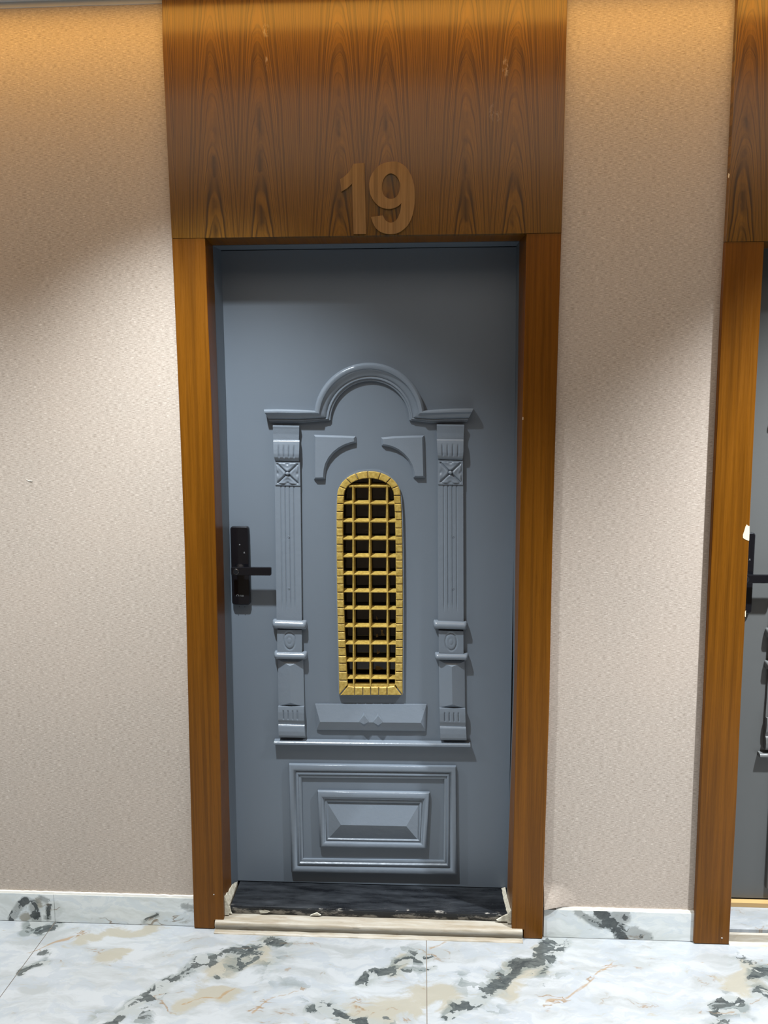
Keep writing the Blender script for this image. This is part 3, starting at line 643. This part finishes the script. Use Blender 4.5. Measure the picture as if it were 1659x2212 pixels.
B4 = [q(x, y, .003) for x, y in ((706, 1733), (906, 1736.5), (905, 1817), (708, 1813))]; RR = [q(736.7, 1781, .018), q(877.5, 1784, .018)]
V = [(p[0], LEAF, p[1]) for p in B4] + [(p[0], LEAF-.0030, p[1]) for p in B4] + [(p[0], LEAF-.0205, p[1]) for p in RR]
part('pyramid_panel', (V, [(0, 1, 5, 4), (1, 2, 6, 5), (2, 3, 7, 6), (3, 0, 4, 7), (4, 5, 7+0, 6) if False else (4, 5, 9, 8), (6, 7, 8, 9), (5, 6, 9), (7, 4, 8), (3, 2, 1, 0)]))

# ------------------------------------------------------------------ gold grille
rimloop = inset(GOw, -0.0022)
v, f = prism([rimloop, hole], LEAF-0.0105, LEAF+0.002)
gr = link('grille', v, f, M['relief'], parent=door)
def brick(p4, t=gt, name='brick', base=.004):
    cx = sum(p[0] for p in p4)/4; cz_ = sum(p[1] for p in p4)/4
    g = inset(p4, 0.0009); tt = t+random.uniform(-.0008, .0008)
    v, f = chamfer(g, tt-.0030, tt, .0022); v = [(x, min(y, LEAF-base) if y > LEAF-base else y, z) for x, y, z in v]
    return link(name, v, f, M['gold'], parent=gr, label=None)
def pathpt(P, py, side):
    "x on a side line of the frame at height py"
    tab = sorted(((y, x) for x, y in P if (x < 790) == side and 1069 <= y <= 1485 or False))
    return lerp_tab(tab, py)
yb = [1071, 1088, 1106, 1123.5, 1141, 1158.5, 1176, 1193, 1210.5, 1228, 1245, 1262, 1279.5, 1296.5, 1313.5, 1331, 1348, 1365, 1382, 1399.5, 1417, 1433, 1451, 1470]
def xo(side, y): return lerp_tab([(1071, 727.5), (1110, 726), (1180, 726), (1300, 727.5), (1400, 730), (1500, 731.8)] if side else [(1071, 866), (1110, 868.5), (1180, 870), (1300, 871), (1400, 870.8), (1500, 869.9)], y)
def xi(side, y): return lerp_tab([(1071, 743.5), (1112, 741.5), (1180, 741.5), (1300, 743), (1400, 747), (1480, 751.5)] if side else [(1071, 850), (1112, 852.5), (1180, 854), (1300, 854.5), (1400, 854), (1480, 852.5)], y)
for side in (True, False):
    for a_, b_ in zip(yb, yb[1:]):
        brick([q(xo(side, a_), a_, gt), q(xi(side, a_), a_, gt), q(xi(side, b_), b_, gt), q(xo(side, b_), b_, gt)])
    brick([q(xo(side, 1470), 1470, gt), q(xi(side, 1470), 1470, gt), q(xi(side, 1480), 1480, gt), q(731.8 if side else 870, 1502.5, gt)])
# voussoirs of the arch
ang = [180, 158, 136, 115, 92, 68, 46, 23, 0]
def el(a, rx, ry, cx, cy): a = math.radians(a); return (cx+rx*math.cos(a), cy-ry*math.sin(a))
for a0, a1 in zip(ang, ang[1:]):
    def arcq(a): return el(a, 69.5, 53.5, 796.8, 1070.5), el(a, 53.5, 37, 796.8, 1070.5)
    o0, i0 = arcq(a0); om, im = arcq((a0+a1)/2); o1, i1 = arcq(a1)
    brick([q(*o0, gt), q(*om, gt), q(*o1, gt), q(*i1, gt), q(*im, gt), q(*i0, gt)])
xb = [751.5, 766, 783.8, 800.5, 818, 836, 852]; xbo = [734, 766, 783.8, 800.5, 818, 836, 868.5]
for k in range(6): brick([q(xb[k], 1484 if k else 1481.5, gt), q(xb[k+1], 1484 if k < 5 else 1481.5, gt), q(xbo[k+1], 1502.5, gt), q(xbo[k], 1502.5, gt)])
# bars: narrow ridge in front, wider towards the back
def bar(pa, pb, name='bar', tf=.0120, tb=-.013, hf=.0013, hb=.0074):
    a = Vector(q(*pa, tf)); b = Vector(q(*pb, tf)); d = (b-a).normalized(); nrm = Vector((-d.y, d.x)); V = []
    for p in (a, b):
        for h, t in ((-hf, tf), (hf, tf), (hb, tb), (-hb, tb)): V.append((p.x+nrm.x*h, LEAF-t, p.y+nrm.y*h))
    link(name, V, [(0, 1, 5, 4), (1, 2, 6, 5), (2, 3, 7, 6), (3, 0, 4, 7), (0, 1, 2, 3), (4, 5, 6, 7)], M['gold'], parent=gr)
for xt, xbm, yt in ((762.3, 763.8, 1048), (798, 800, 1033), (836, 837.6, 1047)): bar((xt, yt), (xbm, 1483), hf=.0017, hb=.0056)
for yh in (1087.5, 1126.5, 1164.7, 1202.8, 1241.2, 1278.8, 1316.3, 1354.2, 1391.5, 1429, 1466.3): bar((xi(True, yh)-4, yh-.3), (xi(False, yh)+4, yh-.3+.6), tf=.0112)
bar((753, 1050), (842, 1050), tf=.0112)
link('sill_bar', *[(lambda vf: vf)(prism([[q(750, 1478, .01), q(853, 1478, .01), q(853, 1486, .01), q(750, 1486, .01)]], LEAF-.0085, LEAF+.01))][0], M['gold'], parent=gr)
v, f = prism([inset(hole, -0.004)], LEAF+0.036, LEAF+0.040)
link('glass_pane', v, f, M['glass'], parent=gr)
# gilded lining of the opening and paint flecks on the glass
hv = [(x, LEAF-.004, z) for x, z in hole]+[(x, LEAF+.012, z) for x, z in hole]+[(x, LEAF-.004, z) for x, z in inset(hole, .0012)]+[(x, LEAF+.012, z) for x, z in inset(hole, .0012)]; n = len(hole)
link('lining', hv, [(2*n+i, 2*n+(i+1) % n, 3*n+(i+1) % n, 3*n+i) for i in range(n)]+[(i, (i+1) % n, 2*n+(i+1) % n, 2*n+i) for i in range(n)], M['cavity'], parent=gr)
for pts in ([(822, 1360), (828, 1361), (826, 1366), (831, 1371), (828, 1374), (823, 1371), (824, 1366)], [(812, 1371), (816, 1369), (817, 1376), (812, 1377)], [(812, 1438), (819, 1439), (828, 1444), (821, 1447), (815, 1448), (810, 1446)], [(814, 1402), (817, 1408), (821, 1404), (820, 1411), (814, 1413)], [(813, 1331), (815, 1334), (816, 1339), (813, 1338)]):
    L = [(lambda p: (p.x, p.z))(at(x, y, Y=LEAF+.0355)) for x, y in pts]; v, f = prism([L], LEAF+.0354, LEAF+.0361); link('paint_fleck', v, f, M['fleck'], parent=gr)

# ------------------------------------------------------------------ smart lock
def rrect(x0, y0, x1, y1, r, t, n=6):
    a = q(x0, y0, t); b = q(x1, y1, t); X0, X1, Z1, Z0 = a[0], b[0], a[1], b[1]; out = []
    for cx, cz, a0 in ((X1-r, Z1-r, 0), (X0+r, Z1-r, 90), (X0+r, Z0+r, 180), (X1-r, Z0+r, 270)):
        for i in range(n+1): w_ = math.radians(a0+90*i/n); out.append((cx+r*math.cos(w_), cz+r*math.sin(w_)))
    return out
L0 = rrect(496.5, 1137.5, 540.5, 1307.5, .009, .016)
lk = part('lock_plate', chamfer(L0, .0115, .0155, .0030), 'lock_side', smooth=35)
Lf = inset(L0, .0032); v, f = prism([Lf], LEAF-.0160, LEAF-.0150); part('glossy_face', (v, f), 'lock', parent=lk)
c0 = q(518.5, 1229, .02); m = MB(); m.cyl(c0, .0155, LEAF-.021, LEAF-.0155, 32); m.cyl(c0, .0105, LEAF-.040, LEAF-.0155, 28); m.build('lever_hub', M['rim'], parent=lk, smooth=40)
Lv = rrect(498.8, 1225.3, 585.6, 1243.6, .004, .046)
lv = part('lever', chamfer(Lv, .0455, .0475, .0016), 'lock', parent=lk, smooth=35)
bmv = lv.data
for vv in bmv.vertices:
    if vv.co.y > LEAF-.01: vv.co.y = LEAF-.036
def torus_y(c, R, r, y, n=28, m=6):
    V = []; F = []
    for i in range(n):
        a = 2*math.pi*i/n
        for j in range(m):
            b = 2*math.pi*j/m; V.append((c[0]+(R+r*math.cos(b))*math.cos(a), y+r*math.sin(b)*.6, c[1]+(R+r*math.cos(b))*math.sin(a)))
    for i in range(n):
        for j in range(m): F.append((i*m+j, i*m+(j+1) % m, ((i+1) % n)*m+(j+1) % m, ((i+1) % n)*m+j))
    return V, F
part('fingerprint_ring', torus_y(q(509.3, 1235.2, .048), .0082, .0006, LEAF-.0476), 'rim', parent=lk)
m = MB(); m.cyl(q(509.3, 1235.2, .048), .0076, LEAF-.0480, LEAF-.0470, 24); m.build('fingerprint_reader', M['lock_side'], parent=lk)
m = MB(); m.cyl(q(517.7, 1176.5, .016), .0022, LEAF-.0166, LEAF-.0155, 14); m.build('status_light', M['print'], parent=lk)
part('bell_mark', prism([[q(x, y, .0162) for x, y in ((525.6, 1195.2), (527, 1192.8), (527.6, 1190.8), (528.2, 1192.8), (529.8, 1195.2))]], LEAF-.0164, LEAF-.0155), 'print', parent=lk)
# maker's mark: arch with a dot, then three letters
V = [(a, b) for a, b in arcpts(513.4, 1287.2, 3.3, 200, -20, 10, ry=3.4)] + [(a, b) for a, b in arcpts(513.4, 1287.2, 2.2, -20, 200, 10, ry=2.3)]
part('maker_mark', prism([[q(a, b, .0162) for a, b in V]], LEAF-.0164, LEAF-.0155), 'print', parent=lk)
m = MB(); m.cyl(q(513.4, 1287.6, .0162), .0006, LEAF-.0164, LEAF-.0155, 8); m.build('maker_mark', M['print'], parent=lk)
tc = bpy.data.curves.new('maker_letters', 'FONT'); tc.body = 'TSB'; tc.size = .0078; tc.extrude = .0002; tc.space_character = 1.02
to = bpy.data.objects.new('maker_letters', tc); C.objects.link(to)
X, Zz = q(517.8, 1288.6, .0162); to.location = (X, LEAF-.0163, Zz); to.rotation_euler = (math.pi/2, 0, 0); tc.materials.append(M['print'])
dg = bpy.context.evaluated_depsgraph_get(); me = bpy.data.meshes.new_from_object(to.evaluated_get(dg)); me.transform(to.matrix_basis if False else Matrix.Translation(to.location) @ Matrix.Rotation(math.pi/2, 4, 'X'))
bpy.data.objects.remove(to); lt = bpy.data.objects.new('maker_letters', me); C.objects.link(lt); lt.parent = lk
if not me.materials: me.materials.append(M['print'])
for hx, hy in ((517, 1310.3), (529, 1310.8), (515.3, 1328.5), (529.8, 1328.3)):
    m = MB(); m.cyl(q(hx, hy), .0011, LEAF-.0004, LEAF+.002, 10); m.build('drill_hole', M['hole'], parent=door)

# ------------------------------------------------------------------ threshold of door 19
GZ = 0.0685
th = MB().box(-0.600, 0.276, 0.0235, 0.149, 0.0405, GZ-0.022).build('threshold', M['granite'], label='black granite threshold with mortar smears under the grey door', cat='threshold')
prf = [(0.149, GZ-.0215), (0.149, GZ), (0.024, GZ), (0.0195, GZ-.0015), (0.018, GZ-.005), (0.0188, GZ-.008), (0.022, GZ-.010), (0.022, GZ-.0215)]
V = [(x, y, z) for x in (-0.599, 0.275) for y, z in prf]; n = len(prf)
link('granite_slab', V, [(i, (i+1) % n, n+(i+1) % n, n+i) for i in range(n)]+[tuple(range(n)), tuple(range(n, 2*n))], M['granite'], parent=th, smooth=40)
# cream mortar wedges between slab and linings
def wedge(side, parent):
    V = []; N = 30; s = -1 if side == 'l' else 1
    eb = E_wd_l if side == 'l' else E_wd_r; ef = E_in_l if side == 'l' else E_in_r
    for i in range(N+1):
        k = i/N; y = 0.012+(0.147-0.012)*k; wallx = lerp_tab(ef, 0.06)+(lerp_tab(eb, 0.06)-lerp_tab(ef, 0.06))*min(1, y/0.09)
        wd = (0.013-.007*k if side == 'l' else 0.011+.001*k)*(1+.22*mnoise.noise(Vector((y*70, s, 0)))); h = (0.030-.022*k)*(1+.35*mnoise.noise(Vector((y*45, s*3, 0))))
        if side == 'r': h *= .35
        xi_ = wallx-s*wd
        zb = 0.0405
        V += [(xi_, y, zb), (xi_, y, GZ+.0012), (wallx-s*.0018, y, GZ+.003+h), (wallx, y, GZ+.003+h), (wallx, y, zb)]
    F = [(5*i+k, 5*i+(k+1) % 5, 5*i+5+(k+1) % 5, 5*i+5+k) for i in range(N) for k in range(5)]+[tuple(range(5)), tuple(range(5*N, 5*N+5))]
    link('mortar_joint', V, F, M['white2'], parent=parent)
M['white2'] = NT('dry_mortar'); s_ = M['white2']; nn = s_.noise(s_.obj(), 90, 5, .7); M['white2'] = s_.out(s_.mix(s_.ramp(nn, .35, .65), (0.66, 0.63, 0.53), (0.46, 0.42, 0.33)), .8, bump=nn, bs=.8, dist=.003)
wedge('l', th); wedge('r', th)
def blob_patch(name, pts, Y, th_, parent):
    L = [(lambda p: (p.x, max(p.z, 0.0412+0.0003*k)))(at(x, y, Y=Y)) for k, (x, y) in enumerate(pts)]; v, f = chamfer(L, th_*.5, th_, .0012, base=Y); link(name, v, f, M['white2'], parent=parent)
blob_patch('mortar_patch', [(480, 1964), (497, 1956), (500, 1970), (502, 1979), (492, 1980), (481, 1979)], 0.020, .004, th)
blob_patch('mortar_patch', [(1072, 1986), (1088, 1976), (1098, 1973), (1102, 1985), (1101, 1991), (1086, 1992), (1074, 1991)], 0.020, .004, th)
blob_patch('mortar_patch', [(560, 1967), (572, 1964), (584, 1968), (578, 1972), (562, 1973)], 0.0215, .0016, th)
blob_patch('mortar_patch', [(672, 1975), (685, 1970), (694, 1976), (690, 1981), (670, 1980)], 0.0215, .003, th)
# cream stone curb with rounded nose
cu_prof = [(0.149, 0.0), (0.149, 0.0395), (0.016, 0.0385), (0.010, 0.0345), (0.002, 0.0330), (-0.006, 0.0310), (-0.0105, 0.0275), (-0.0120, 0.0215), (-0.0110, 0.0150), (-0.0085, 0.0105), (-0.0085, 0.0065), (-0.016, 0.0045), (-0.0215, 0.0018), (-0.0225, 0.0)]
x0c, x1c = at(466, 2000, Y=0).x, at(1128, 2015, Y=0).x; V = []; N = 90; n = len(cu_prof)
for i in range(N+1):
    x = x0c+(x1c-x0c)*i/N
    for k, (y, z) in enumerate(cu_prof):
        j = .0009*mnoise.noise(Vector((x*22, k*.7, 0))); V.append((x, y-(j if k else 0), z+(j if 0 < k < n-1 else 0)))
F = [(n*i+k, n*i+(k+1) % n, n*i+n+(k+1) % n, n*i+n+k) for i in range(N) for k in range(n)]+[tuple(range(n)), tuple(range(n*N, n*N+n))]
link('curb', V, F, M['curb'], smooth=50, label='cream stone curb with rounded nose below the black threshold', cat='curb')

# ------------------------------------------------------------------ second door: same leaf, copied with all its parts
kids = {}
for x in list(bpy.data.objects): kids.setdefault(x.parent.name if x.parent else None, []).append(x)
new_parts = []
def copy_fast(o, parent=None):
    c = o.copy(); C.objects.link(c); c.parent = parent; new_parts.append(c)
    for ch in kids.get(o.name, []): copy_fast(ch, c)
    return c
d2 = copy_fast(door); d2.name = 'door_2'; d2['label'] = 'grey door cut off by the right edge behind the second timber surround'; d2.location = (sh, 0, -0.012)
dimmed_neutral = {M['door'].name: m_paint('dimmed_neutral_door_paint', (0.098, 0.102, 0.101), 0.42, 0.10), M['relief'].name: m_paint('dimmed_neutral_relief_paint', (0.12, 0.125, 0.124), 0.30, 0.40)}  # greyer copies of the door paints, darkened to offset the bright right downlight
for o in new_parts:
    if o.name.startswith('lock_plate'): o.location.x += 0.020
    if o.data.materials[0].name in dimmed_neutral:
        m_ = dimmed_neutral[o.data.materials[0].name]; o.material_slots[0].link = 'OBJECT'; o.material_slots[0].material = m_
th2 = MB().box(0.931, 1.835, 0.018, 0.149, 0.0, 0.040).build('threshold', M['floor'], label='white marble step with ochre wooden strip under the right-hand door', cat='threshold')
MB().box(0.931, 1.835, 0.128, 0.149, 0.0405, 0.0545).build('wooden_strip', M['strip'], parent=th2)
V = [(x, y, z) for x in (0.937, 1.835) for y, z in ((0.0175, 0.0), (0.0175, 0.030), (0.013, 0.026), (0.006, 0.008), (-0.004, 0.0))]
link('mortar_joint', V, [(i, (i+1) % 5, 5+(i+1) % 5, 5+i) for i in range(5)]+[(0, 1, 2, 3, 4), (5, 6, 7, 8, 9)], M['curb'], parent=th2)
